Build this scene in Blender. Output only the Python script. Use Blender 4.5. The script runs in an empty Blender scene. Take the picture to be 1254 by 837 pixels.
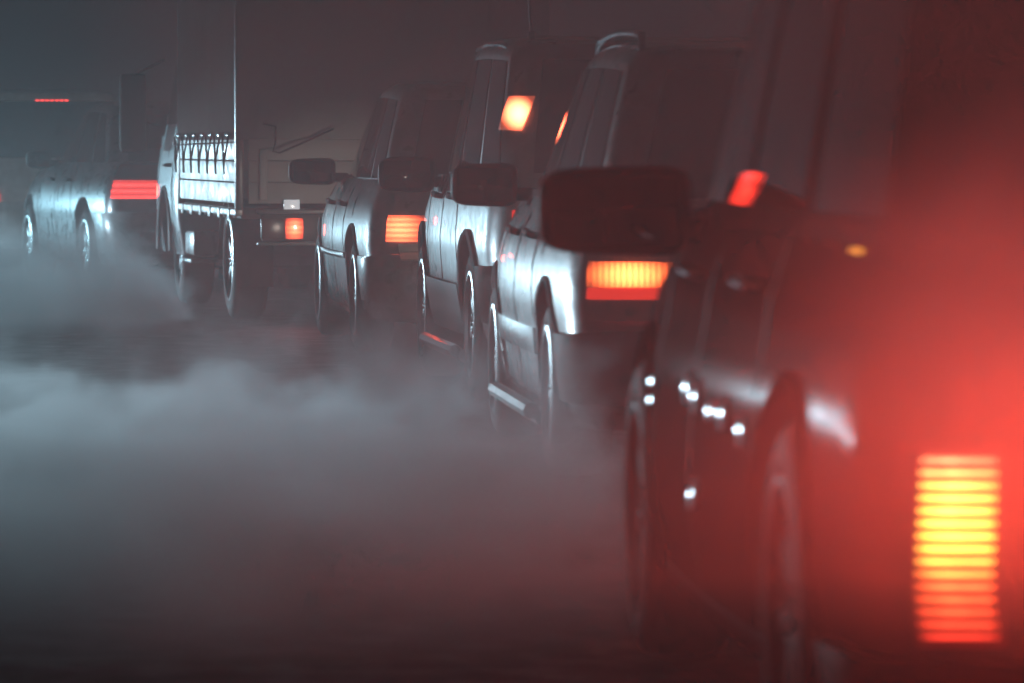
import bpy, bmesh, math, random
from math import radians as R, sin, cos, pi, sqrt
from mathutils import Vector, Matrix
random.seed(7)
scene = bpy.context.scene
COL = scene.collection
CAMH = 1.12

# ------------------------------------------------------------------ camera
cd = bpy.data.cameras.new("camera"); cam = bpy.data.objects.new("camera", cd); COL.objects.link(cam)
cam.location = (0, 0, CAMH)
cam.rotation_euler = (R(90) - math.atan(241.5 / 6920), 0, 0)
cd.lens = 198.7; cd.sensor_width = 36; cd.clip_start = .1; cd.clip_end = 3000
cd.dof.use_dof = True; cd.dof.focus_distance = 29.0; cd.dof.aperture_fstop = 8.6; cd.dof.aperture_blades = 0
cd.dof.aperture_ratio = 0.62
scene.camera = cam

# ------------------------------------------------------------------ world (night)
w = bpy.data.worlds.new("World"); scene.world = w; w.use_nodes = True
nt = w.node_tree; bg = nt.nodes['Background']
sky = nt.nodes.new('ShaderNodeTexSky'); sky.sky_type = 'NISHITA'; sky.sun_disc = False
sky.sun_elevation = R(3); sky.sun_rotation = R(200); sky.air_density = 2.0
tint = nt.nodes.new('ShaderNodeMix'); tint.data_type = 'RGBA'; tint.blend_type = 'MULTIPLY'; tint.inputs[0].default_value = 1
nt.links.new(sky.outputs[0], tint.inputs[6]); tint.inputs[7].default_value = (1, .36, .30, 1)
nt.links.new(tint.outputs[2], bg.inputs[0]); bg.inputs[1].default_value = 0.005

# ------------------------------------------------------------------ render settings
scene.view_settings.view_transform = 'Standard'; scene.view_settings.look = 'None'
scene.view_settings.exposure = 0; scene.view_settings.gamma = 1
cy = scene.cycles
cy.use_denoising = True
try: cy.denoiser = 'OPENIMAGEDENOISE'
except Exception: pass
cy.use_adaptive_sampling = True; cy.adaptive_threshold = .04; cy.adaptive_min_samples = 16
cy.max_bounces = 4; cy.diffuse_bounces = 2; cy.glossy_bounces = 3; cy.transmission_bounces = 3
cy.volume_bounces = 1; cy.transparent_max_bounces = 8
cy.volume_step_rate = 2.0; cy.volume_max_steps = 64
cy.sample_clamp_indirect = 1.5; cy.sample_clamp_direct = 150
cy.caustics_reflective = False; cy.caustics_refractive = False

# ------------------------------------------------------------------ oncoming headlamps (beyond the left edge of the frame)
def aim(o, tgt):
    d = Vector(tgt) - o.location
    o.rotation_euler = d.to_track_quat('-Z', 'Y').to_euler()
def headlight(loc, tgt, power, size=80, blend=.5, col=(.62, .87, 1.0), rad=.07, vs=.15):
    l = bpy.data.lights.new("headlight_beam", 'SPOT'); l.energy = power; l.spot_size = R(size); l.spot_blend = blend
    l.color = col; l.shadow_soft_size = rad
    o = bpy.data.objects.new("headlight_beam", l); COL.objects.link(o); o.location = loc; aim(o, tgt); o.scale = (1, vs, 1); return o
headlight((-5.0, 27.0, .68), (-1.2, 20.0, .30), 800, 100)
headlight((-6.4, 27.6, .68), (-2.9, 16.0, .0), 2100, 85, vs=.18)
headlight((-8.0, 44.0, .70), (-3.4, 37.0, .15), 2400, 100)
headlight((-11.5, 55.0, .70), (-7.0, 42.0, .8), 3400, 70, col=(.42, .82, 1.0), vs=.5)

# ------------------------------------------------------------------ materials
def mat(name, col, rough=.5, metal=0., coat=0., emis=None, estr=0., spec=.5, coatr=.05):
    m = bpy.data.materials.new(name); m.use_nodes = True
    b = m.node_tree.nodes['Principled BSDF']
    b.inputs['Base Color'].default_value = (*col, 1); b.inputs['Roughness'].default_value = rough
    b.inputs['Metallic'].default_value = metal; b.inputs['Coat Weight'].default_value = coat
    b.inputs['Coat Roughness'].default_value = coatr
    b.inputs['Specular IOR Level'].default_value = spec
    if emis: b.inputs['Emission Color'].default_value = (*emis, 1); b.inputs['Emission Strength'].default_value = estr
    return m
def N(m, t, **k):
    n = m.node_tree.nodes.new(t)
    for a, v in k.items(): setattr(n, a, v)
    return n
def L(m, a, b): m.node_tree.links.new(a, b)
def ramp(m, src, stops):
    r = N(m, 'ShaderNodeValToRGB'); e = r.color_ramp.elements
    while len(e) < len(stops): e.new(.5)
    for q, (p, c) in zip(e, stops): q.position = p; q.color = (*c, 1) if len(c) == 3 else c
    L(m, src, r.inputs[0]); return r.outputs[0]
def coords(m, scale=(1, 1, 1), kind='Object'):
    tc = N(m, 'ShaderNodeTexCoord'); mp = N(m, 'ShaderNodeMapping'); mp.inputs['Scale'].default_value = scale
    L(m, tc.outputs[kind], mp.inputs[0]); return mp.outputs[0]
def noise(m, vec, scale, detail=4, rough=.55, dist=0.):
    n = N(m, 'ShaderNodeTexNoise'); n.inputs['Scale'].default_value = scale; n.inputs['Detail'].default_value = detail
    n.inputs['Roughness'].default_value = rough; n.inputs['Distortion'].default_value = dist
    L(m, vec, n.inputs['Vector']); return n.outputs[0]
def dirty(name, col, grime, rough=.28, metal=.5, coat=.6, amount=.55):
    """car paint under road film: streaky grime that thickens in the noise, sharper gloss between"""
    m = mat(name, col, rough, metal, coat)
    b = m.node_tree.nodes['Principled BSDF']
    v = coords(m, (5, 5, 1.6)); n1 = noise(m, v, 1.3, 4, .5)
    v2 = coords(m, (1, 1, 1)); n2 = noise(m, v2, 14, 4, .6)
    mx = N(m, 'ShaderNodeMath', operation='MULTIPLY_ADD'); L(m, n1, mx.inputs[0]); mx.inputs[1].default_value = .7
    L(m, n2, mx.inputs[2]) ; 
    c = ramp(m, mx.outputs[0], [(.62, col), (.98, tuple(col[i] * (1 - amount) + grime[i] * amount for i in range(3)))])
    L(m, c, b.inputs['Base Color'])
    r = ramp(m, mx.outputs[0], [(.6, (rough * .85,) * 3), (1.0, (min(.8, rough * 1.6),) * 3)])
    L(m, r, b.inputs['Roughness'])
    return m
M = {}
M['silver'] = dirty('silver_paint', (.22, .24, .26), (.12, .115, .11), .27, .4, .8)
M['greysilver'] = dirty('warm_silver_paint', (.20, .205, .215), (.11, .105, .10), .26, .35, .8)
M['bluegrey'] = dirty('blue_grey_paint', (.10, .12, .14), (.09, .09, .09), .24, .3, .8)
M['black_paint'] = mat('black_paint', (.008, .008, .009), .3, 0, .02, spec=0, coatr=.14)
M['white_paint'] = dirty('white_paint', (.62, .64, .65), (.3, .28, .26), .35, 0)
M['alu'] = dirty('aluminium_board', (.50, .52, .54), (.16, .15, .14), .38, .6, 0, .8)
M['tarp'] = mat('tarpaulin', (.2, .2, .2), .8, spec=0)
_m = M['tarp']; L(_m, ramp(_m, noise(_m, coords(_m, (1, 1, .5)), 1.6, 4), [(.3, (.13, .135, .135)), (.7, (.19, .195, .195))]), _m.node_tree.nodes['Principled BSDF'].inputs['Base Color'])
M['glass'] = mat('tinted_glass', (.012, .014, .016), .03, 0, 0, spec=.2)
M['rubber'] = mat('tyre_rubber', (.018, .018, .018), .75, spec=.15)
M['plastic'] = mat('black_plastic', (.006, .006, .007), .6, spec=.03)
M['trim'] = mat('dark_trim', (.03, .03, .032), .35)
M['chrome'] = mat('chrome', (.75, .77, .8), .12, 1.)
M['rim'] = mat('alloy', (.22, .23, .24), .3, .9)
M['frame'] = mat('chassis_steel', (.03, .03, .03), .6, .3)
M['bumper'] = mat('grey_bumper', (.07, .07, .075), .4)
M['beige'] = mat('reverse_lens', (.62, .58, .52), .3)
M['mirror'] = mat('mirror_glass', (.025, .025, .025), .08, 1.)
M['plate'] = mat('plate_white', (.72, .72, .70), .4)
def lampmat(name, ecol, estr, ribs=None, base=(.35, .01, .01), axis=0, amount=.7, blob=None):
    """lens moulded with ribs over a bulb: emission varies with the ribs and falls off from the bulb (object space of the lamp)"""
    m = mat(name, base, .2, 0, .5)
    b = m.node_tree.nodes['Principled BSDF']
    b.inputs['Emission Color'].default_value = (*ecol, 1)
    tc = N(m, 'ShaderNodeTexCoord'); sx = N(m, 'ShaderNodeSeparateXYZ'); L(m, tc.outputs['Generated'], sx.inputs[0])
    val = None
    if ribs:
        a = N(m, 'ShaderNodeMath', operation='MULTIPLY'); L(m, sx.outputs[axis], a.inputs[0]); a.inputs[1].default_value = ribs * 2 * pi
        s = N(m, 'ShaderNodeMath', operation='SINE'); L(m, a.outputs[0], s.inputs[0])
        k = N(m, 'ShaderNodeMath', operation='MULTIPLY_ADD'); L(m, s.outputs[0], k.inputs[0]); k.inputs[1].default_value = amount * .5; k.inputs[2].default_value = 1 - amount * .5
        val = k.outputs[0]
    if blob:
        (cx, cz, rx, rz, lo) = blob
        mp = N(m, 'ShaderNodeMapping'); L(m, tc.outputs['Generated'], mp.inputs[0])
        mp.inputs['Location'].default_value = (-cx / rx, 0, -cz / rz); mp.inputs['Scale'].default_value = (1 / rx, 0, 1 / rz)
        ln = N(m, 'ShaderNodeVectorMath', operation='LENGTH'); L(m, mp.outputs[0], ln.inputs[0])
        mr = N(m, 'ShaderNodeMapRange', interpolation_type='SMOOTHSTEP'); L(m, ln.outputs['Value'], mr.inputs[0])
        mr.inputs[1].default_value = 0; mr.inputs[2].default_value = 1; mr.inputs[3].default_value = 1; mr.inputs[4].default_value = lo
        if val:
            q = N(m, 'ShaderNodeMath', operation='MULTIPLY'); L(m, val, q.inputs[0]); L(m, mr.outputs[0], q.inputs[1]); val = q.outputs[0]
        else: val = mr.outputs[0]
    if val:
        q = N(m, 'ShaderNodeMath', operation='MULTIPLY'); L(m, val, q.inputs[0]); q.inputs[1].default_value = estr
        L(m, q.outputs[0], b.inputs['Emission Strength'])
    else: b.inputs['Emission Strength'].default_value = estr
    return m
RED = (1.0, .035, .018); ORG = (1.0, .13, .035)
M['lamp_dark'] = mat('red_lens_unlit', (.22, .008, .008), .18, 0, .6)
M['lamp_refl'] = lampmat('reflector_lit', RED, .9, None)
M['amber'] = lampmat('amber_lens', (1, .35, .03), 1.6)

# ------------------------------------------------------------------ mesh helpers
def sharpen(me, ang=38):
    bm = bmesh.new(); bm.from_mesh(me)
    for f in bm.faces: f.smooth = True
    for e in bm.edges:
        if len(e.link_faces) == 2: e.smooth = e.calc_face_angle(0) < R(ang)
        else: e.smooth = False
    bm.to_mesh(me); bm.free()
def obj(name, bm, m, parent=None, ang=38):
    bmesh.ops.recalc_face_normals(bm, faces=bm.faces)
    me = bpy.data.meshes.new(name); bm.to_mesh(me); bm.free(); sharpen(me, ang)
    me.materials.append(m); o = bpy.data.objects.new(name, me); COL.objects.link(o)
    if parent: o.parent = parent
    return o
def thing(name, label, cat, loc=(0, 0, 0), rz=0, group=None, kind=None):
    o = bpy.data.objects.new(name, None); COL.objects.link(o); o.location = loc; o.rotation_euler = (0, 0, rz)
    o['label'] = label; o['category'] = cat
    if group: o['group'] = group
    return o
def box(bm, c, s, bev=0., rot=None):
    r = bmesh.ops.create_cube(bm, size=1); vs = r['verts']
    for v in vs: v.co = Vector((v.co.x * s[0], v.co.y * s[1], v.co.z * s[2]))
    if bev:
        es = list({e for v in vs for e in v.link_edges})
        rr = bmesh.ops.bevel(bm, geom=es, offset=bev, segments=2, affect='EDGES', profile=.5)
        vs = list({v for f in rr['faces'] for v in f.verts} | {v for v in vs if v.is_valid})
    mtx = Matrix.Translation(c)
    if rot: mtx = mtx @ rot
    for v in vs: v.co = mtx @ v.co
def tube(bm, pts, rad, seg=8, cap=True):
    pts = [Vector(p) for p in pts]; rings = []
    for i, p in enumerate(pts):
        d = (pts[min(i + 1, len(pts) - 1)] - pts[max(i - 1, 0)]).normalized()
        a = d.cross(Vector((0, 0, 1)));  a = a.normalized() if a.length > 1e-4 else Vector((1, 0, 0)); b = d.cross(a).normalized()
        r = rad[i] if isinstance(rad, (list, tuple)) else rad
        rings.append([bm.verts.new(p + a * r * cos(2 * pi * k / seg) + b * r * sin(2 * pi * k / seg)) for k in range(seg)])
    for i in range(len(rings) - 1):
        for k in range(seg): bm.faces.new((rings[i][k], rings[i][(k + 1) % seg], rings[i + 1][(k + 1) % seg], rings[i + 1][k]))
    if cap: bm.faces.new(rings[0][::-1]); bm.faces.new(rings[-1])
def lathe_x(bm, prof, seg=48, c=(0, 0, 0)):
    """profile [(x, r)] turned round the x axis"""
    rings = [[bm.verts.new((c[0] + x, c[1] + r * cos(2 * pi * k / seg), c[2] + r * sin(2 * pi * k / seg))) for k in range(seg)] for x, r in prof]
    for i in range(len(rings) - 1):
        for k in range(seg): bm.faces.new((rings[i][k], rings[i][(k + 1) % seg], rings[i + 1][(k + 1) % seg], rings[i + 1][k]))
    return rings
def lerp(a, b, t): return a + (b - a) * t
def interp(tab, x):
    if x <= tab[0][0]: return tab[0][1]
    for (a, va), (b, vb) in zip(tab, tab[1:]):
        if x <= b:
            t = (x - a) / (b - a); t = t * t * (3 - 2 * t) * .5 + t * .5
            return lerp(va, vb, t)
    return tab[-1][1]

# ------------------------------------------------------------------ car shells
class Shell:
    """closed skin given by pt(t, n): t runs rear centre (negative) > rear corner > flank (t = y) > front corner > front centre, n 0..1 upward"""
    def ts(self):
        w0 = self.W / 2
        out = [-(w0 - self.rx) * (1 - k / 6) for k in range(6)]
        out += [self.rc * k / 8 for k in range(8)]
        m = 34; out += [lerp(self.rc, self.Ln - self.rf, k / m) for k in range(m)]
        out += [self.Ln - self.rf + self.rf * k / 8 for k in range(8)]
        out += [self.Ln + (w0 - self.rxf) * k / 6 for k in range(7)]
        return out
    def plan(self, t, n):
        wn = self.half(n); y0, y1 = self.y0(n), self.y1(n); Ln = self.Ln; S = (y1 - y0) / Ln
        rx, rc, rf, rxf = self.rx, self.rc, self.rf, self.rxf
        def bow(y): return wn * (1 - self.kr * max(0, (.45 - y / Ln) / .45) ** 2 - self.kf * max(0, (y / Ln - .5) / .5) ** 2)
        if t < 0:
            full = self.W / 2 - rx; wr = bow(0) - rx; x = wr * (1 + t / full); q = x / max(wr, .01); y = -self.bowr * (1 - q * q)
        elif t < rc:
            ph = (1 - t / rc) * pi / 2; x = bow(rc * (1 - sin(ph))) - rx * (1 - cos(ph)); y = rc * (1 - sin(ph))
        elif t <= Ln - rf: x = bow(t); y = t
        elif t <= Ln:
            ph = (t - (Ln - rf)) / rf * pi / 2; y = Ln - rf + rf * sin(ph); x = bow(y) - rxf * (1 - cos(ph))
        else:
            full = self.W / 2 - rxf; wr = bow(Ln) - rxf; x = wr * (1 - (t - Ln) / full); q = x / max(wr, .01); y = Ln + self.bowf * (1 - q * q)
        return x, y0 + y * S
    def pt(self, t, n, side=-1):
        x, y = self.plan(t, n); return Vector((side * x, y, self.height(y, n)))
    def normal(self, t, n, side=-1):
        e = .012; a = self.pt(t + e, n, side) - self.pt(t - e, n, side); n0, n1 = max(0, n - .03), min(1, n + .03)
        b = self.pt(t, n1, side) - self.pt(t, n0, side); c = a.cross(b) if side < 0 else b.cross(a)
        return -c.normalized() if c.length > 0 else Vector((0, 0, 1))
    def mesh(self, nlev, crown=()):
        bm = bmesh.new(); ts = self.ts(); rings = []
        for n in nlev:
            left = [self.pt(t, n, -1) for t in ts]; right = [self.pt(t, n, 1) for t in ts[1:-1]][::-1]
            left[0].x = 0; left[-1].x = 0
            rings.append([bm.verts.new(p) for p in left + right])
        for (shr, up) in crown:
            cy0 = (self.y0(1) + self.y1(1)) / 2; base = rings[len(nlev) - 1]
            rings.append([bm.verts.new((v.co.x * shr, cy0 + (v.co.y - cy0) * (1 - (1 - shr) * .5), v.co.z + up)) for v in base])
        for a, b in zip(rings, rings[1:]):
            for k in range(len(a)): bm.faces.new((a[k], a[(k + 1) % len(a)], b[(k + 1) % len(a)], b[k]))
        bm.faces.new(rings[0]); 
        top = rings[-1]; m = len(ts)
        # close the top with strips across the car so that it stays smooth
        L_ = top[:m]; R_ = [top[0]] + top[m:][::-1] + [top[m - 1]]
        for k in range(m - 1):
            vs = []
            for v in (L_[k], L_[k + 1], R_[k + 1], R_[k]):
                if v not in vs: vs.append(v)
            if len(vs) > 2: bm.faces.new(vs)
        return bm
    def patch(self, bm, t0, t1, n0, n1, off=.004, thick=.012, side=-1, nt=None, nn=6, rib=0, ribh=0, bulge=0.):
        """a piece lying on the skin; t0 and t1 may be (bottom, top) pairs"""
        f = lambda v, k: lerp(v[0], v[1], k) if isinstance(v, tuple) else v
        mt = max(abs(f(t1, 0) - f(t0, 0)), .01)
        nt = nt or max(2, min(40, int(mt / .05) + 2))
        G = {}; B = {}
        for j in range(nn + 1):
            k = j / nn; n = lerp(n0, n1, k)
            for i in range(nt + 1):
                t = lerp(f(t0, k), f(t1, k), i / nt); p = self.pt(t, n, side); nn_ = self.normal(t, n, side)
                h = off + thick + (ribh * (.5 + .5 * cos(2 * pi * rib * i / nt)) if rib else 0)
                if bulge: h += bulge * sin(pi * i / nt) ** .5 * sin(pi * k) ** .5
                G[i, j] = bm.verts.new(p + nn_ * h); B[i, j] = bm.verts.new(p + nn_ * (off - .02 if off < .02 else off))
        for i in range(nt):
            for j in range(nn):
                bm.faces.new((G[i, j], G[i + 1, j], G[i + 1, j + 1], G[i, j + 1]))
        for i in range(nt):
            bm.faces.new((G[i, 0], B[i, 0], B[i + 1, 0], G[i + 1, 0])); bm.faces.new((G[i, nn], G[i + 1, nn], B[i + 1, nn], B[i, nn]))
        for j in range(nn):
            bm.faces.new((G[0, j], G[0, j + 1], B[0, j + 1], B[0, j])); bm.faces.new((G[nt, j], B[nt, j], B[nt, j + 1], G[nt, j + 1]))
        for i in range(nt):
            for j in range(nn): bm.faces.new((B[i, j], B[i, j + 1], B[i + 1, j + 1], B[i + 1, j]))
class Lower(Shell):
    def __init__(s, p):
        s.p = p; s.W = p['W']; s.Ln = p['L']; s.zb = p.get('zb', .20); s.belt = p['belt']
        s.rx, s.rc, s.rf, s.rxf = p.get('rx', .13), p.get('rc', .24), .62, .30
        s.kr, s.kf, s.bowr, s.bowf = p.get('kr', .05), .09, .06, .12
        s.prof = p.get('prof', [(0, .92), (.10, .96), (.35, .985), (.55, 1.0), (.70, .992), (.82, .965), (.93, .92), (1, .88)])
        s.lean = p.get('lean', [(0, .04), (.12, -.01), (.42, -.02), (.47, .03), (.75, .05), (1, .12)])
        gf = p['gh']['yf'][0] if 'gh' in p else None; b_, L_ = s.belt, s.Ln; hd = p.get('hood', (.08, .17, .27))
        s.top = [(0, b_), (gf - .25, b_), (gf + .05, b_ - .03), (L_ - .75, b_ - hd[0]), (L_ - .3, b_ - hd[1]), (L_, b_ - hd[2])] if gf else None
    def half(s, n): return s.W / 2 * interp(s.prof, n)
    def y0(s, n): return interp(s.lean, n)
    def y1(s, n): return s.Ln - .12 * n * n - .03 * (1 - n)
    def height(s, y, n):
        z = s.zb + n * (s.belt - s.zb)
        if s.top and n > .5: zk = s.zb + .5 * (s.belt - s.zb); z = zk + (n - .5) / .5 * (interp(s.top, y) - zk)
        return z
    def n_of(s, z): return (z - s.zb) / (s.belt - s.zb)
class Upper(Shell):
    def __init__(s, p):
        s.p = p; g = p['gh']; s.g = g; s.W = p['W'] * .9; s.Ln = g['yf'][0] - g['yr'][0]
        s.rx, s.rc, s.rf, s.rxf = .10, .16, .45, .22; s.kr, s.kf, s.bowr, s.bowf = g.get('kr', .05), .08, .05, .18
        s.w0, s.w1 = g.get('w', (p['W'] / 2 * .87, p['W'] / 2 * .70)); s.z0, s.z1 = p['belt'] - .02, g['z']
    def half(s, n): return s.w0 + (s.w1 - s.w0) * (n * .8 + .2 * n * n) - (.035 * max(0, (n - .88) / .12) ** 2)
    def y0(s, n): return lerp(s.g['yr'][0], s.g['yr'][1], n ** 1.15)
    def y1(s, n): return lerp(s.g['yf'][0], s.g['yf'][1], n ** .95)
    def height(s, y, n):
        a, b = s.g['yr'][1], s.g['yf'][1]; q = (y - (a + b) / 2) / ((b - a) / 2)
        return s.z0 + n * (s.z1 - s.z0 - .035 * min(1.6, q * q) * n)
def boolean_cut(o, cut):
    for c in cut:
        md = o.modifiers.new('cut', 'BOOLEAN'); md.object = c; md.operation = 'DIFFERENCE'; md.solver = 'EXACT'
    dg = bpy.context.evaluated_depsgraph_get(); dg.update()
    me = bpy.data.meshes.new_from_object(o.evaluated_get(dg)); old = o.data; o.modifiers.clear(); o.data = me; me.name = o.name
    for c in cut: bpy.data.objects.remove(c)
    sharpen(me, 34)
def make_wheel(parent, x, y, r, wd=.2, side=-1, steer=0, spokes=7, rimmat=None):
    wh = bpy.data.objects.new('wheel', None); COL.objects.link(wh); wh.parent = parent; wh.location = (x, y, r); wh.rotation_euler = (0, 0, steer)
    s = side; h = wd / 2; bm = bmesh.new()
    rr = r * .66
    prof = [(-h * .8, rr), (-h, rr + .02), (-h * 1.03, (rr + r) / 2), (-h * .95, r - .03), (-h * .8, r - .01), (-h * .5, r), (h * .5, r), (h * .8, r - .01), (h * .95, r - .03), (h * 1.03, (rr + r) / 2), (h, rr + .02), (h * .8, rr)]
    lathe_x(bm, prof, 56); obj('tyre', bm, M['rubber'], wh, 50)
    bm = bmesh.new()
    lathe_x(bm, [(s * h * .78, rr + .004), (s * h * 1.02, rr + .012), (s * h * 1.04, rr - .004), (s * h * .9, rr - .02), (s * h * .3, rr - .03), (s * h * .1, .05), (s * h * .75, .048), (s * h * .85, .03), (s * h * .87, .001)], 56)
    for k in range(spokes):
        a = 2 * pi * k / spokes; q = Matrix.Rotation(a, 4, 'X')
        box(bm, q @ Vector((s * h * .68, 0, rr * .55)), (.03, .055 + .02 * (spokes < 6), rr * .82), .008, rot=q)
    for k in range(5):
        a = 2 * pi * k / 5; lathe_x(bm, [(s * h * .7, .011), (s * h * .92, .011), (s * h * .93, .001)], 8, (0, .035 * cos(a), .035 * sin(a)))
    obj('rim', bm, rimmat or M['rim'], wh, 30)
    return wh
def make_mirror(parent, x, y, z, side=-1, w_=.20, h_=.145, m=None):
    mr = bpy.data.objects.new('mirror', None); COL.objects.link(mr); mr.parent = parent; mr.location = (x, y, z)
    bm = bmesh.new(); n = 28; rings = []
    for (yy, k) in ((.0, .90), (-.004, .97), (.02, 1.), (.06, .96), (.10, .78), (.13, .45), (.14, .1)):
        ring = []
        for i in range(n):
            a = 2 * pi * i / n; ca, sa = cos(a), sin(a); ex = .42
            px = math.copysign(abs(ca) ** ex, ca) * w_ / 2 * k; pz = math.copysign(abs(sa) ** ex, sa) * h_ / 2 * k * (1 + .12 * ca * -side)
            ring.append(bm.verts.new((side * (w_ / 2 + .035) + px, yy, pz)))
        rings.append(ring)
    for a, b in zip(rings, rings[1:]):
        for k in range(n): bm.faces.new((a[k], a[(k + 1) % n], b[(k + 1) % n], b[k]))
    bm.faces.new(rings[0]); bm.faces.new(rings[-1][::-1])
    box(bm, (side * .015, .05, -h_ * .22), (.12, .06, .05), .015)
    obj('mirror_housing', bm, m or M['plastic'], mr, 40)
    bm = bmesh.new(); box(bm, (side * (w_ / 2 + .035), -.006, 0), (w_ * .82, .006, h_ * .78), .0025); obj('mirror_glass', bm, M['mirror'], mr)
def make_car(name, label, p, rl, heading, group='cars queueing in the lane'):
    """rl: world position of the rear left corner"""
    W = p['W']; h = R(heading)
    loc = Vector((rl[0], rl[1], 0)) + Vector((cos(h), sin(h), 0)) * (W / 2)
    c = thing(name, label, p.get('cat', 'car'), loc, h, group)
    lo = Lower(p); up = Upper(p); g = p['gh']; paint = p['paint']
    body = obj('body', lo.mesh([0, .04, .1, .2, .3, .4, .44, .48, .54, .6, .68, .76, .84, .9, .95, 1.0], [(.96, .010), (.8, .014)]), paint, c)
    r = p.get('r', .31); yr, yf = p['axles']; cuts = []
    for yy in (yr, yf):
        bm = bmesh.new()
        for s in (-1, 1):
            rg = lathe_x(bm, [(s * (W / 2 - .26), r + .05), (s * (W / 2 + .1), r + .05)], 40, (0, yy, r + .012)); bm.faces.new(rg[0]); bm.faces.new(rg[1])
        bmesh.ops.recalc_face_normals(bm, faces=bm.faces)
        me = bpy.data.meshes.new('cut'); bm.to_mesh(me); bm.free(); o = bpy.data.objects.new('cut', me); COL.objects.link(o); o.parent = c; cuts.append(o)
    boolean_cut(body, cuts)
    bm = bmesh.new(); box(bm, (0, p['L'] / 2, .30), (W - .50, p['L'] - .5, .26), .05); obj('underbody', bm, M['plastic'], c)
    obj('cabin', up.mesh([0, .08, .25, .45, .65, .8, .88, .93, .97, 1.0], [(.93, .012), (.75, .02), (.4, .015)]), p.get('cabin', paint), c)
    nz = lo.n_of
    # glass: side windows, rear and front screens
    Lg = up.Ln
    for s in (-1, 1):
        for (a, b) in p['win']:
            bm = bmesh.new(); f = lambda v: v if isinstance(v, tuple) else v * Lg
            a2 = tuple(q * Lg for q in a) if isinstance(a, tuple) else a * Lg; b2 = tuple(q * Lg for q in b) if isinstance(b, tuple) else b * Lg
            up.patch(bm, a2, b2, .05, .86, .001, .004, s, nn=8); obj('side_window', bm, M['glass'], c)
    for (nm, a, b) in (('rear_window', -up.W / 2 + up.rx + .001, -.03), ('windscreen', Lg + .03, Lg + up.W / 2 - up.rxf)):
        bm = bmesh.new(); up.patch(bm, a, b, .06, .88, .001, .004, -1, nt=8, nn=8); up.patch(bm, a, b, .06, .88, .001, .004, 1, nt=8, nn=8); obj(nm, bm, M['glass'], c)
    # doors: panels 3 mm proud with dark shut lines between
    for s in (-1, 1):
        seams = p['seams']; bm = bmesh.new()
        for q in seams: lo.patch(bm, (q[0] - .006, q[1] - .006), (q[0] + .006, q[1] + .006), .06, .985, .0, .0022, s, nt=1, nn=16)
        lo.patch(bm, seams[0][0], seams[-1][0], .05, .058, 0, .0022, s, nn=1)
        obj('shut_line', bm, M['plastic'], c)
        for hy in p['handles']:
            bm = bmesh.new(); n_ = nz(p.get('handle_z', .80)); a = lo.pt(hy, n_, s); nn_ = lo.normal(hy, n_, s)
            pts = [a + Vector((0, dy, dz)) + nn_ * e for dy, dz, e in ((-.085, 0, .0), (-.08, 0, .028), (0, .004, .036), (.08, 0, .028), (.085, 0, .0))]
            tube(bm, pts, [.012, .013, .015, .013, .012], 8); obj('door_handle', bm, p.get('handle_mat', M['plastic']), c)
        if p.get('moulding'):
            z0, z1, mm = p['moulding']; bm = bmesh.new()
            lo.patch(bm, yr + r + .09, yf - r - .09, nz(z0), nz(z1), 0, .016, s, nn=3, bulge=.006)
            lo.patch(bm, .12, yr - r - .09, nz(z0), nz(z1), 0, .016, s, nn=3)
            obj('side_moulding', bm, mm, c)
        if p.get('cladding'):
            bm = bmesh.new(); lo.patch(bm, yr + r + .08, yf - r - .08, 0.01, nz(p['cladding']), 0, .02, s, nn=6)
            lo.patch(bm, .1, yr - r - .08, .01, nz(p['cladding']), 0, .02, s, nn=6); obj('sill_cladding', bm, p.get('cladmat', M['bumper']), c)
        # arch lips
        for yy in (yr, yf):
            bm = bmesh.new(); fl = p.get('flare', .012); pts = []
            for k in range(25):
                a = lerp(-12, 192, k / 24) * pi / 180; yk = yy + (r + .055) * cos(a); zk = r + .012 + (r + .055) * sin(a)
                nk = max(.0, min(.99, nz(zk))); q = lo.pt(yk, nk, s); q.z = max(zk, .17); q.x = s * (abs(q.x) + fl * .3); pts.append(q)
            tube(bm, pts, p.get('lip', .011) , 6); obj('wheel_arch', bm, p.get('lipmat', paint), c)
        if p.get('step'):
            zs, ms = p['step']; bm = bmesh.new(); pts = [(s * (W / 2 + .00), lerp(yr + r + .12, yf - r - .12, k / 8), zs) for k in range(9)]
            for dx in (0, -.04): tube(bm, [(x - s * abs(dx), y, z + dx * .6) for x, y, z in pts], .03, 8)
            obj('side_step', bm, ms, c)
        # wheels
        for yy, st in ((yr, 0), (yf, R(p.get('steer', 0)))):
            make_wheel(c, s * (W / 2 * .975 - .10), yy, r, .2, s, st, p.get('spokes', 7), p.get('rim'))
        my = g['yf'][0] - p.get('mir_back', .55); mz = p.get('mir_z', .97); q = lo.half(.95)
        make_mirror(c, s * (q - .02), my, mz, s, p.get('mw', .20), p.get('mh', .145), p.get('mirmat'))
        if p.get('rails'):
            bm = bmesh.new(); y_a, y_b = g['yr'][1] + .1, g['yf'][1] - .15; xx = s * (up.half(1) - .03); zz = g['z'] + .045; m_ = 10
            pts = [(xx, y_a, g['z'] - .03)] + [(xx, lerp(y_a + .06, y_b - .06, k / m_), zz - .02 * abs(2 * k / m_ - 1) ** 2) for k in range(m_ + 1)] + [(xx, y_b, g['z'] - .03)]
            tube(bm, pts, .014, 8); obj('roof_rail', bm, p.get('railmat', M['chrome']), c)
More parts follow.
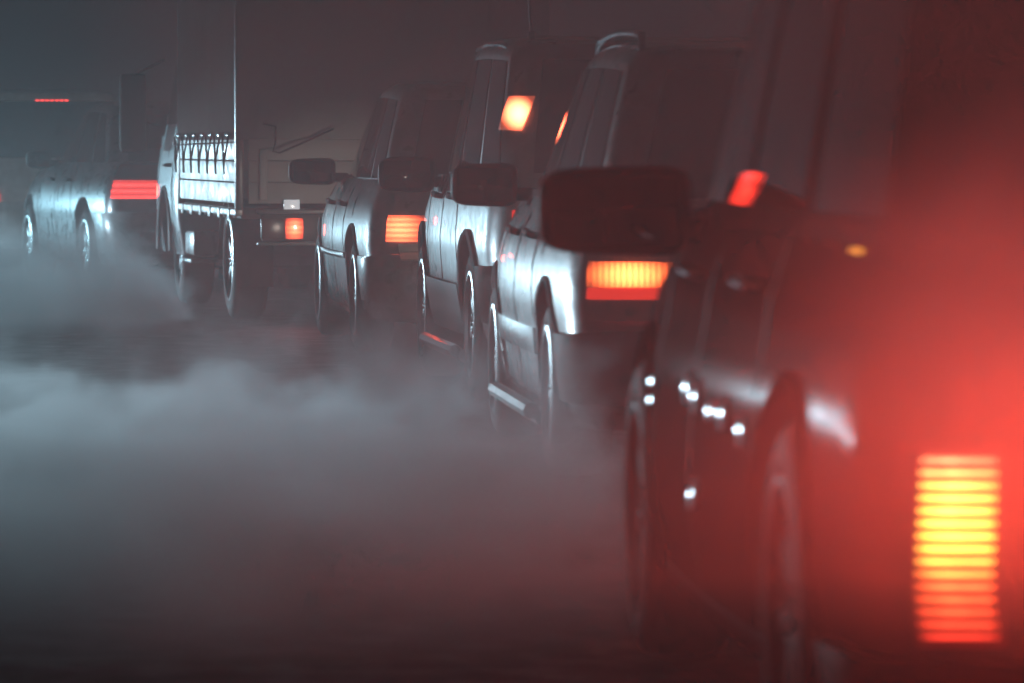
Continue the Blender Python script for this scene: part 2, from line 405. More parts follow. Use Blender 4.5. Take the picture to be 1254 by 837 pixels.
    # bumpers
    for (nm, a) in (('rear_bumper', 0), ('front_bumper', 1)):
        bm = bmesh.new(); z0, z1 = p.get('bump', (.30, .52)); k = p.get('bumpwrap', .45)
        for s in (-1, 1):
            if a == 0: lo.patch(bm, -lo.W / 2 + lo.rx + .001, min(k, yr - r - .09), nz(z0), nz(z1), 0, .03, s, nt=22, nn=6, bulge=.008)
            else: lo.patch(bm, max(lo.Ln - .45, yf + r + .09), lo.Ln + lo.W / 2 - lo.rxf, nz(z0), nz(z1), 0, .03, s, nt=22, nn=6, bulge=.008)
        obj(nm, bm, p.get('bumpmat', M['bumper']), c)
    # plate
    bm = bmesh.new(); q = lo.pt(-W / 2 + lo.rx + .001, nz(.62), -1); box(bm, (0, q.y - .008, .62), (.50, .008, .11), .003); obj('number_plate', bm, M['plate'], c)
    bm = bmesh.new(); tube(bm, [(-W * .28, .35, .24), (-W * .28, .0, .235), (-W * .28, -.035, .225)], .026, 12, False); obj('exhaust_pipe', bm, M['frame'], c)
    # front: bonnet headlamps so that the car is whole from the side
    for s in (-1, 1):
        bm = bmesh.new(); lo.patch(bm, lo.Ln - .18, lo.Ln + .28, .66, .86, 0, .01, s, nt=12, bulge=.01); obj('headlight', bm, M['beige'], c)
    return c, lo, up
def rear_lamp(car, sh, t0, t1, n0, n1, m, name='tail_lamp', side=-1, off=.002, thick=.014, rib=0, ribh=0, bulge=.006, parent=None):
    bm = bmesh.new(); sh.patch(bm, t0, t1, n0, n1, off, thick, side, nt=max(12, rib * 4), nn=10, rib=rib, ribh=ribh, bulge=bulge)
    return obj(name, bm, m, parent or car, 25)

GL = 'road wheels'
def top_sedan(Lc, belt, ghr, ghf):
    return [(0, belt - .03), (.3, belt), (ghr, belt), (ghf - .1, belt), (ghf + .3, belt - .05), (Lc - .45, belt - .2), (Lc, belt - .32)]

# ------------------------------------------------------------------ setting: road
def sheet(name, pts, z, m):
    bm = bmesh.new(); bm.faces.new([bm.verts.new((x, y, z)) for x, y in pts]); o = obj(name, bm, m); o['kind'] = 'structure'; return o
def asphalt():
    m = mat('wet_asphalt', (.045, .046, .048), .35, spec=.3)
    b = m.node_tree.nodes['Principled BSDF']
    v = coords(m, (1, 1, 1)); n1 = noise(m, v, 60, 6, .7); n2 = noise(m, v, 1.1, 5, .6); v3 = coords(m, (1.6, 1.2, 1)); n3 = noise(m, v3, 3.5, 6, .65)
    c = ramp(m, n2, [(.3, (.030, .031, .033)), (.7, (.065, .065, .066))]); L(m, c, b.inputs['Base Color'])
    r = ramp(m, n3, [(.38, (.38,) * 3), (.62, (.75,) * 3)]); L(m, r, b.inputs['Roughness'])
    bp = N(m, 'ShaderNodeBump'); bp.inputs['Strength'].default_value = .6; bp.inputs['Distance'].default_value = .012
    L(m, n1, bp.inputs['Height']); L(m, bp.outputs[0], b.inputs['Normal'])
    return m
M['road'] = asphalt()
sheet('ground', [(-1500, -300), (1500, -300), (1500, 2000), (-1500, 2000)], -.15, mat('verge', (.05, .05, .04), .9))
def curve_x(y, off):  # the lane bends left ahead
    t = max(0, y - 6); return off - .0017 * t * t
bm = bmesh.new(); prev = None
for k in range(80):
    y = -10 + k * 2.0; a = bm.verts.new((curve_x(y, -11), y, 0)); b = bm.verts.new((curve_x(y, 6.5), y, 0))
    a2 = bm.verts.new((curve_x(y, -11), y, -.2)); b2 = bm.verts.new((curve_x(y, 6.5), y, -.2))
    if prev: bm.faces.new((prev[0], prev[1], b, a)); bm.faces.new((prev[0], a, a2, prev[2])); bm.faces.new((prev[1], prev[3], b2, b))
    prev = (a, b, a2, b2)
o = obj('road', bm, M['road']); o['kind'] = 'structure'

# ------------------------------------------------------------------ the queue
GH = dict
win4 = [((.30, .34), (.55, .55)), ((.57, .57), (.86, .78))]
# small estate ahead of the black van: warm silver
p5 = dict(W=1.70, L=4.2, belt=.93, zb=.19, paint=M['greysilver'], r=.30, axles=(.78, 3.38), gh=dict(yr=(.12, .42), yf=(3.25, 2.35), z=1.46),
          win=[((.05, .07), (.24, .27)), ((.27, .30), (.52, .52)), ((.54, .54), (.84, .76))], seams=[(1.15, 1.35), (2.05, 2.05), (2.95, 3.0)], handles=(1.45, 2.25), handle_z=.80,
          moulding=(.40, .49, M['greysilver']), step=(.20, M['alu']), bump=(.28, .50), bumpmat=M['plastic'], steer=0, rails=True, mir_back=.62, mw=.25, mh=.16,
          cabin=M['greysilver'])
c5, lo5, up5 = make_car('estate_car', 'silver estate car with glowing ribbed orange tail lamp directly ahead of the black van', p5, (.155, 18.3), 4.2)
m = lampmat('ribbed_brake_light', (1, .13, .03), 17, 16, axis=0, amount=.55, blob=(.45, .5, .52, .8, .05))
nz = lo5.n_of
t_in = -.235 + .02
hl = rear_lamp(c5, lo5, -.225, .085, nz(.655), nz(.735), m, rib=16, ribh=.003)
rear_lamp(c5, lo5, -.225, .085, nz(.615), nz(.652), M['lamp_refl'], 'reflector', parent=c5)
rear_lamp(c5, lo5, -.225, .085, nz(.615), nz(.735), M['lamp_dark'], side=1)

# tall off-roader with lamp high on its rear pillar
p4 = dict(W=1.76, L=4.3, belt=.98, zb=.27, paint=M['silver'], r=.335, axles=(.80, 3.42), gh=dict(yr=(.08, .30), yf=(3.2, 2.45), z=1.585, w=(.825, .74)),
          win=[((.04, .07), (.22, .25)), ((.25, .28), (.50, .51)), ((.53, .54), (.85, .80))], seams=[(1.2, 1.4), (2.1, 2.1), (2.95, 3.0)], handles=(1.5, 2.3), handle_z=.88,
          step=(.20, M['chrome']), cladding=.50, cladmat=M['bumper'], bump=(.36, .60), flare=.02, lip=.016, bumpmat=M['plastic'], steer=0, rails=False, mir_back=.6, mw=.27, mh=.165, mir_z=.98,
          prof=[(0, .93), (.10, .96), (.35, .99), (.6, 1.0), (.8, .985), (.93, .965), (1, .94)], lean=[(0, .04), (.12, 0), (.4, 0), (.46, .04), (.75, .05), (1, .08)])
c4, lo4, up4 = make_car('off_road_car', 'tall silver off-roader with slanted bright red lamp high on its rear pillar and whip antenna', p4, (-.13, 23.9), 5.5)
nz = lo4.n_of
rear_lamp(c4, lo4, -.09, .05, nz(.785), nz(.838), M['lamp_refl'], 'reflector')
m = lampmat('pillar_brake_light', (1, .15, .06), 22, None, blob=(.5, .5, .52, .58, .02))
rear_lamp(c4, up4, (.035, -.01), (.15, .10), .36, .60, m, 'pillar_lamp', bulge=.01)
rear_lamp(c4, up4, (.035, -.01), (.15, .10), .36, .60, M['lamp_dark'], 'pillar_lamp', side=1)
bm = bmesh.new(); tube(bm, [(-.60, .66, 1.60), (-.615, .60, 1.70), (-.645, .46, 1.92)], [.007, .006, .003], 6); tube(bm, [(-.60, .67, 1.575), (-.60, .66, 1.61)], .016, 8)
obj('antenna', bm, M['chrome'], c4)
for s in (-1, 1):
    bm = bmesh.new(); up4.patch(bm, .5, up4.Ln - .5, .955, .975, 0, .012, s, nn=2); obj('rain_gutter', bm, M['chrome'], c4)

# blue-silver saloon/estate
p3 = dict(W=1.74, L=4.4, belt=.93, zb=.19, paint=M['silver'], r=.31, axles=(.92, 3.62), gh=dict(yr=(.30, .75), yf=(3.35, 2.5), z=1.45),
          win=[((.06, .09), (.22, .26)), ((.25, .29), (.52, .52)), ((.54, .54), (.84, .76))], seams=[(1.35, 1.5), (2.2, 2.2), (3.1, 3.12)], handles=(1.6, 2.45), handle_z=.79,
          moulding=(.50, .53, M['trim']), bump=(.30, .52), bumpmat=M['silver'], steer=0, mir_back=.6, mir_z=.965, mw=.27, mh=.15)
c3, lo3, up3 = make_car('saloon_car', 'blue-silver saloon with square lit tail lamp behind the lorry', p3, (-.78, 29.5), 6.0)
nz = lo3.n_of
m = lampmat('square_brake_light', (1, .11, .04), 12, 5, axis=2, amount=.5, blob=(.3, .5, .6, .9, .05))
rear_lamp(c3, lo3, -.20, .05, nz(.61), nz(.745), m)
rear_lamp(c3, lo3, -.20, -.02, nz(.50), nz(.595), M['beige'], 'bumper_insert', thick=.04)
rear_lamp(c3, lo3, -.20, .05, nz(.61), nz(.745), M['lamp_dark'], side=1)

# dark blue-grey saloon ahead of the lorry
p1 = dict(W=1.80, L=4.6, belt=.98, zb=.20, paint=M['bluegrey'], r=.32, axles=(1.0, 3.75), gh=dict(yr=(.55, 1.25), yf=(3.35, 2.5), z=1.44),
          win=[((.08, .14), (.24, .26)), ((.27, .29), (.52, .52)), ((.54, .54), (.84, .76))], seams=[(1.45, 1.6), (2.3, 2.3), (3.2, 3.2)], handles=(1.7, 2.55), handle_z=.84,
          bump=(.30, .60), bumpmat=M['silver'], steer=0, mir_back=.55, mir_z=1.0)
c1, lo1, up1 = make_car('saloon_car', 'dark blue-grey saloon ahead of the lorry, wrapped tail lamp lit red', p1, (-3.07, 42.5), 14)
nz = lo1.n_of
m = lampmat('wrapped_brake_light', (1, .05, .04), 3.2, 3, axis=2, amount=.7)
rear_lamp(c1, lo1, -.28, .12, nz(.71), nz(.84), m)
rear_lamp(c1, lo1, -.22, .12, nz(.85), nz(.96), M['lamp_dark'], 'tail_lamp')
rear_lamp(c1, lo1, -.28, .12, nz(.71), nz(.84), M['lamp_dark'], side=1)

# pale people carrier at the head of the visible queue
p0 = dict(W=1.85, L=4.5, belt=.98, zb=.22, paint=M['white_paint'], r=.32, axles=(.9, 3.6), gh=dict(yr=(.12, .35), yf=(3.6, 2.6), z=1.62),
          win=[((.04, .06), (.24, .26)), ((.27, .28), (.52, .52)), ((.54, .54), (.86, .80))], seams=[(1.3, 1.3), (2.2, 2.2), (3.1, 3.12)], handles=(1.5, 2.4), handle_z=.86,
          bump=(.32, .60), bumpmat=M['white_paint'], steer=0)
c0, lo0, up0 = make_car('people_carrier', 'pale people carrier farthest ahead with a row of red brake lights above its rear window', p0, (-5.0, 51), 16)
m = lampmat('low_brake_light', RED, 1.4)
rear_lamp(c0, lo0, -.22, .1, .38, .60, m); rear_lamp(c0, lo0, -.22, .1, .38, .60, m, side=1)
m = lampmat('led_row', (1, .05, .04), 4)
bm = bmesh.new()
for k in range(7): box(bm, (-.135 + .045 * k, -.0 + .30, 1.515), (.026, .03, .022), .004)
o = obj('high_brake_light', bm, m, c0)

# black van nearest the camera
p6 = dict(W=1.86, L=4.6, belt=.98, zb=.20, paint=M['black_paint'], r=.33, axles=(.95, 3.70), gh=dict(yr=(.08, .2), yf=(3.5, 2.6), z=1.88, w=(.86, .72)),
          win=[((.05, .06), (.26, .27)), ((.30, .31), (.54, .54)), ((.57, .57), (.86, .80))], seams=[(1.35, 1.35), (2.35, 2.35), (3.25, 3.28)], handles=(1.6, 2.6), handle_z=.86,
          handle_mat=M['chrome'], lean=[(0, .0), (.2, -.02), (.6, .0), (1, .10)], bump=(.24, .33), bumpmat=M['plastic'], mir_back=.62, mw=.32, mh=.18, mir_z=.985, steer=0, rim=M['plastic'], prof=[(0, .96), (.3, 1.0), (.55, .99), (.8, .955), (1, .905)], cat='van')
c6, lo6, up6 = make_car('delivery_van', 'black van nearest the camera with tall ribbed tail lamp glaring orange through red smoke', p6, (.50, 8.65), 3.9)
nz = lo6.n_of
M['dark_glass'] = mat('dark_window', (.004, .004, .005), .03, spec=.03)
for o in c6.children:
    if 'window' in o.name or 'windscreen' in o.name: o.data.materials[0] = M['dark_glass']
def big_lamp():
    m = bpy.data.materials.new('tall_ribbed_lens'); m.use_nodes = True; b = m.node_tree.nodes['Principled BSDF']
    b.inputs['Base Color'].default_value = (.4, .02, .01, 1); b.inputs['Roughness'].default_value = .25
    tc = N(m, 'ShaderNodeTexCoord'); sx = N(m, 'ShaderNodeSeparateXYZ'); L(m, tc.outputs['Generated'], sx.inputs[0])
    a = N(m, 'ShaderNodeMath', operation='MULTIPLY'); L(m, sx.outputs[2], a.inputs[0]); a.inputs[1].default_value = 15 * 2 * pi
    s = N(m, 'ShaderNodeMath', operation='SINE'); L(m, a.outputs[0], s.inputs[0])
    k = N(m, 'ShaderNodeMapRange'); L(m, s.outputs[0], k.inputs[0]); k.inputs[1].default_value = -.2; k.inputs[2].default_value = .9; k.inputs[3].default_value = .02; k.inputs[4].default_value = 1
    env = ramp(m, sx.outputs[2], [(0, (.12,) * 3), (.25, (.3,) * 3), (.5, (.8,) * 3), (.66, (1,) * 3), (.85, (.75,) * 3), (1, (.25,) * 3)])
    col = ramp(m, sx.outputs[2], [(0, (1, .04, .02)), (.3, (1, .12, .03)), (.5, (1, .42, .05)), (.8, (1, .40, .06)), (1, (1, .22, .12))])
    hx = ramp(m, sx.outputs[0], [(0, (.35,) * 3), (.12, (.9,) * 3), (.4, (1.5,) * 3), (.8, (.9,) * 3), (1, (.3,) * 3)])
    nn = noise(m, coords(m, (1, 1, 1)), 34, 2); na = N(m, 'ShaderNodeMath', operation='MULTIPLY_ADD'); L(m, nn, na.inputs[0]); na.inputs[1].default_value = 1.2; na.inputs[2].default_value = .4
    h2 = N(m, 'ShaderNodeMath', operation='MULTIPLY'); L(m, hx, h2.inputs[0]); L(m, na.outputs[0], h2.inputs[1])
    e2 = N(m, 'ShaderNodeMath', operation='MULTIPLY'); L(m, env, e2.inputs[0]); L(m, h2.outputs[0], e2.inputs[1])
    q = N(m, 'ShaderNodeMath', operation='MULTIPLY'); L(m, k.outputs[0], q.inputs[0]); L(m, e2.outputs[0], q.inputs[1])
    q2 = N(m, 'ShaderNodeMath', operation='MULTIPLY_ADD'); L(m, q.outputs[0], q2.inputs[0]); q2.inputs[1].default_value = 13; q2.inputs[2].default_value = .25
    L(m, q2.outputs[0], b.inputs['Emission Strength']); L(m, col, b.inputs['Emission Color'])
    return m
bpy.context.view_layer.update()
LAMPP = Vector((-5.0, 27.0, .68)); Mi = c6.matrix_world.inverted()
for ty, tz, rr_ in ((2.25, .635, .036), (1.75, .625, .034), (1.45, .61, .034), (2.20, .45, .034), (3.3, .62, .012), (3.3, .58, .012), (2.42, .645, .036), (1.95, .62, .02)):  # added chrome caps, tilted to throw headlamp glints at the camera
    q_ = lo6.pt(ty, nz(tz)); wq = c6.matrix_world @ q_
    hv = ((Vector((0, 0, CAMH)) - wq).normalized() + (LAMPP - wq).normalized()).normalized(); hv = (Mi.to_3x3() @ hv).normalized()
    bm = bmesh.new(); rho = .11; rings = []; rot = Vector((0, 0, 1)).rotation_difference(hv).to_matrix()
    for k in range(7):
        a = rr_ * k / 6; rings.append([bm.verts.new(q_ + rot @ Vector((a * cos(2 * pi * i_ / 20), a * sin(2 * pi * i_ / 20), .012 - (rho - sqrt(rho * rho - a * a))))) for i_ in range(20)] if k else None)
    rings.append([bm.verts.new(q_ + rot @ Vector((rr_ * 1.15 * cos(2 * pi * i_ / 20), rr_ * 1.15 * sin(2 * pi * i_ / 20), -.012))) for i_ in range(20)])
    cv = bm.verts.new(q_ + hv * .012)
    for i_ in range(20): bm.faces.new((cv, rings[1][i_], rings[1][(i_ + 1) % 20]))
    for a_, b_ in zip(rings[1:], rings[2:]):
        for i_ in range(20): bm.faces.new((a_[i_], a_[(i_ + 1) % 20], b_[(i_ + 1) % 20], b_[i_]))
    bm.faces.new(rings[-1])
    obj('glint_cap', bm, M['chrome'], c6)
bm = bmesh.new(); up6.patch(bm, (1.92, 1.76), (2.10, 1.94), .05, .115, .006, .01, -1, nn=2); obj('red_glow_patch', bm, lampmat('painted_red_light', RED, 4, 4, axis=1, amount=.5), c6)  # added glowing patch standing in for red light seen in the van's glass
bm = bmesh.new(); lo6.patch(bm, .46, .52, nz(.94), nz(.95), 0, .01, -1, nn=2); obj('side_marker', bm, M['amber'], c6)
M['big'] = big_lamp()
lamp6 = rear_lamp(c6, lo6, -.062, .05, nz(.365), nz(.648), M['big'], thick=.03)
rear_lamp(c6, lo6, -.075, .062, nz(.352), nz(.662), M['lamp_dark'], 'lamp_housing', thick=.018, parent=lamp6)
rear_lamp(c6, lo6, -.062, .05, nz(.365), nz(.648), M['big'], side=1, thick=.03)
l = bpy.data.lights.new('brake_glow', 'AREA'); l.shape = 'RECTANGLE'; l.size = .13; l.size_y = .25; l.energy = 31; l.color = (1, .05, .022)
lp = lo6.pt(-.07, nz(.51)); lg = bpy.data.objects.new('brake_glow', l); COL.objects.link(lg); lg.parent = c6
lg.location = lp + Vector((0, -.07, 0)); lg.rotation_euler = (R(-90), 0, 0)

# ------------------------------------------------------------------ lorry
def make_lorry(rl, heading):
    h = R(heading); W = 1.95; loc = Vector((rl[0], rl[1], 0)) + Vector((cos(h), sin(h), 0)) * (W / 2)
    c = thing('lorry', 'flatbed lorry with grey tarpaulin cover laced over aluminium drop sides', 'lorry', loc, h)
    bedL = 3.6; z0 = .73
    # bed and drop sides
    bm = bmesh.new(); box(bm, (0, bedL / 2, z0 - .04), (W - .04, bedL, .07), .01); obj('bed', bm, M['frame'], c)
    for s in (-1, 1):
        bm = bmesh.new(); x = s * (W / 2 - .012)
        for k in range(3): box(bm, (x, bedL / 2, z0 + .085 + k * .135), (.026, bedL - .08, .131), .006)
        for k in range(6): box(bm, (x + s * .018, .35 + k * .58, z0 - .045), (.03, .10, .07), .008)
        obj('drop_side', bm, M['alu'], c)
        bm = bmesh.new(); box(bm, (x, bedL / 2, z0 - .035), (.05, bedL, .045), .008); obj('side_rave', bm, M['alu'], c)
        # corner posts
        for y in (.02, bedL - .02):
            bm = bmesh.new(); box(bm, (x, y, z0 + .62), (.05, .06, 1.28), .01); obj('post', bm, M['trim'], c)
    bm = bmesh.new()
    for k in range(3): box(bm, (0, .012, z0 + .085 + k * .135), (W - .14, .026, .131), .006)
    box(bm, (-W / 2 + .16, -.012, z0 + .20), (.05, .03, .32), .008)
    obj('tailgate', bm, mat('tailgate_board', (.17, .17, .17), .6), c)
    # tarpaulin: rounded box with sagging panels
    bm = bmesh.new(); zt = 2.75; prof = []
    nz_ = 22; ny = 40
    def wob(a, b): return .006 * sin(a * .9 + b * .5) + .002 * sin(a * 1.7 - b * 1.1)
    G = {}
    ring_pts = []
    for j in range(nz_ + 1):
        z = lerp(z0 + .42, zt, j / nz_); rr = 0 if j < nz_ - 2 else (j - nz_ + 2) * .03; ring = []
        hx = W / 2 + .012 - rr; hy0 = -.02 + rr; hy1 = bedL + .02 - rr
        for k in range(ny): y = lerp(hy0, hy1, k / ny); ring.append((-hx + wob(y * 3, z * 2), y, z))
        for k in range(12): x = lerp(-hx, hx, k / 12); ring.append((x, hy1, z))
        for k in range(ny): y = lerp(hy1, hy0, k / ny); ring.append((hx + wob(y * 3, z * 2), y, z))
        for k in range(24): x = lerp(hx, -hx, k / 24); ring.append((x, hy0 + .02 * sin(x * 3 + z) + .01 * sin(x * 9 + z * 4), z))
        ring_pts.append([bm.verts.new(p) for p in ring])
    for a, b in zip(ring_pts, ring_pts[1:]):
        for k in range(len(a)): bm.faces.new((a[k], a[(k + 1) % len(a)], b[(k + 1) % len(a)], b[k]))
    bm.faces.new(ring_pts[-1]); bm.faces.new(ring_pts[0][::-1]); obj('tarpaulin', bm, M['tarp'], c, 50)
    # lacing: hooks, V cords down the drop side
    xs = -(W / 2 + .028); nh = 7
    for k in range(nh):
        y = .28 + k * (bedL - .56) / (nh - 1)
        bm = bmesh.new(); box(bm, (xs, y, z0 + .45), (.03, .17, .035), .01); obj('eyelet', bm, M['chrome'], c)
        bm = bmesh.new(); tube(bm, [(xs - .012, y - .13, z0 + .44), (xs - .02, y + .06, z0 + .27), (xs - .012, y + .21, z0 + .44)], .007, 6)
        tube(bm, [(xs - .02, y + .06, z0 + .27), (xs - .018, y + .06, z0 + .20)], .008, 6); obj('lacing_cord', bm, M['plastic'], c)
    bm = bmesh.new(); tube(bm, [(xs - .02, .1, z0 + .40), (xs - .02, bedL - .1, z0 + .385)], .006, 6); obj('rope', bm, M['plastic'], c)
    # loose rope hanging over the back
    bm = bmesh.new(); tube(bm, [(-.82, -.05, z0 + .52), (-.74, -.06, z0 + .50), (-.745, -.07, z0 + .40), (-.76, -.07, z0 + .345), (-.72, -.07, z0 + .335), (-.55, -.06, z0 + .41), (-.38, -.05, z0 + .485)], .008, 6)
    obj('rope', bm, M['plastic'], c)
    # chassis and rear bumper beam
    bm = bmesh.new()
    for s in (-1, 1): box(bm, (s * .38, bedL / 2 + .4, z0 - .16), (.07, bedL + 1.4, .16), .01)
    for k in range(4): box(bm, (0, .3 + k * 1.0, z0 - .15), (.76, .06, .1), .01)
    obj('chassis', bm, M['frame'], c)
    bm = bmesh.new(); box(bm, (0, -.02, .60), (W - .30, .05, .17), .012); obj('rear_bumper', bm, M['frame'], c)
    bm = bmesh.new(); box(bm, (0, -.028, .70), (W - .24, .07, .03), .008); box(bm, (0, -.028, .50), (W - .24, .07, .022), .006); obj('bumper_edge', bm, M['bumper'], c)
    for s in (-1, 1):
        lit = lampmat('lorry_brake_light', (1, .10, .04), 10, 4, axis=2, amount=.35, blob=(.5, .5, .7, .7, .08)) if s < 0 else M['lamp_dark']
        bm = bmesh.new(); box(bm, (s * .625, -.055, .595), (.11, .03, .13), .008); obj('tail_lamp', bm, lit, c)
        bm = bmesh.new(); box(bm, (s * .76, -.052, .595), (.15, .024, .13), .008); obj('indicator', bm, mat('indicator_unlit', (.05, .02, .012), .3), c)
    bm = bmesh.new(); box(bm, (-.64, -.045, .79 - .05), (.10, .012, .07), .004); obj('number_plate', bm, lampmat('plate_lit', (.8, .9, 1), .5, base=(.7, .7, .7)), c)
    # wheels and mudguards
    for s in (-1, 1):
        make_wheel(c, s * (W / 2 - .16), .95, .385, .22, s, 0, 6)
        make_wheel(c, s * (W / 2 - .20), 4.55, .36, .22, s, 0, 6)
        bm = bmesh.new(); pts = []
        for k in range(19):
            a = pi * k / 18; pts.append((cos(a) * .45, sin(a) * .38))
        vs = [[bm.verts.new((s * (W / 2 - .28 + dx), .95 + a, .385 + b + dz)) for a, b in pts] for dx, dz in ((0, 0), (.25, 0), (.25, -.012), (0, -.012))]
        for q in range(4):
            for k in range(18): bm.faces.new((vs[q][k], vs[q][k + 1], vs[(q + 1) % 4][k + 1], vs[(q + 1) % 4][k]))
        obj('mudguard', bm, M['plastic'], c)
        bm = bmesh.new(); box(bm, (s * (W / 2 - .16), .46, .40), (.24, .008, .36), .003); obj('mud_flap', bm, M['rubber'], c)
    # cab: lower shell with door, arch, steps and tall glass
    pc = dict(W=1.98, L=2.0, belt=1.18, zb=.36)
    lo = Lower(dict(pc, rx=.06, rc=.10, kr=.0, lean=[(0, 0), (1, 0)], prof=[(0, .95), (.3, .99), (.6, 1), (1, .96)])); lo.rf = .35; lo.kf = .05
    cab = bpy.data.objects.new('cab', None); COL.objects.link(cab); cab.parent = c; cab.location = (0, bedL + .12, 0)
    b_ = obj('cab_body', lo.mesh([0, .1, .3, .5, .7, .9, 1]), M['bluegrey'] if 0 else M['silver'], cab)
    up = Upper(dict(W=1.98, belt=1.18, gh=dict(yr=(0, .03), yf=(1.9, 1.35), z=2.15, w=(.95, .80), kr=0)))
    obj('cab_roof', up.mesh([0, .1, .3, .5, .7, .9, 1], [(.9, .02), (.6, .02)]), M['silver'], cab)
    for s in (-1, 1):
        bm = bmesh.new(); up.patch(bm, (.35, .38), (1.45, 1.2), .10, .82, 0, .005, s, nn=6); obj('side_window', bm, M['glass'], cab)
        bm = bmesh.new()
        bm.free()
        for q in (.3, 1.4):
            bm = bmesh.new(); lo.patch(bm, q - .006, q + .006, .05, .98, 0, .003, s, nt=1, nn=8); obj('shut_line', bm, M['plastic'], cab)
        bm = bmesh.new(); a = lo.pt(.45, .75, s); tube(bm, [a, a + Vector((s * .03, .02, 0)), a + Vector((s * .03, .18, 0)), a + Vector((0, .2, 0))], .013, 8); obj('door_handle', bm, M['plastic'], cab)
        bm = bmesh.new(); x = s * (1.98 / 2 + .02)
        tube(bm, [(x * .96, 1.35, 1.25), (x + s * .10, 1.38, 1.3), (x + s * .12, 1.38, 1.62), (x * .93, 1.3, 1.72)], .012, 8); obj('mirror_arm', bm, M['plastic'], cab)
        bm = bmesh.new(); box(bm, (x + s * .15, 1.33, 1.34), (.19, .09, .56), .03); obj('mirror', bm, M['plastic'], cab)
        bm = bmesh.new(); box(bm, (s * .80, -.42, .45), (.28, .52, .17), .02); box(bm, (s * .80, -.42, .33), (.32, .56, .03), .008); obj('locker', bm, M['silver'], cab)
    cuts = []
    bm = bmesh.new()
    for s in (-1, 1):
        rg = lathe_x(bm, [(s * .70, .42), (s * 1.2, .42)], 40, (0, 4.55 - bedL - .12, .38)); bm.faces.new(rg[0]); bm.faces.new(rg[1])
    bmesh.ops.recalc_face_normals(bm, faces=bm.faces); me = bpy.data.meshes.new('cut'); bm.to_mesh(me); bm.free(); o = bpy.data.objects.new('cut', me); COL.objects.link(o); o.parent = cab; boolean_cut(b_, [o])
    for s in (-1, 1):
        bm = bmesh.new(); tube(bm, [(s * .985, 4.55 - bedL - .12 + .435 * cos(a), .38 + .435 * sin(a)) for a in [pi * k / 20 for k in range(21)]], .018, 6); obj('wheel_arch', bm, M['silver'], cab)
    bm = bmesh.new(); up.patch(bm, up.Ln + .02, up.Ln + up.W / 2 - up.rxf, .1, .85, 0, .005, -1, nt=6); up.patch(bm, up.Ln + .02, up.Ln + up.W / 2 - up.rxf, .1, .85, 0, .005, 1, nt=6); obj('windscreen', bm, M['glass'], cab)
    return c
lorry = make_lorry((-1.71, 35.2), 9.1)

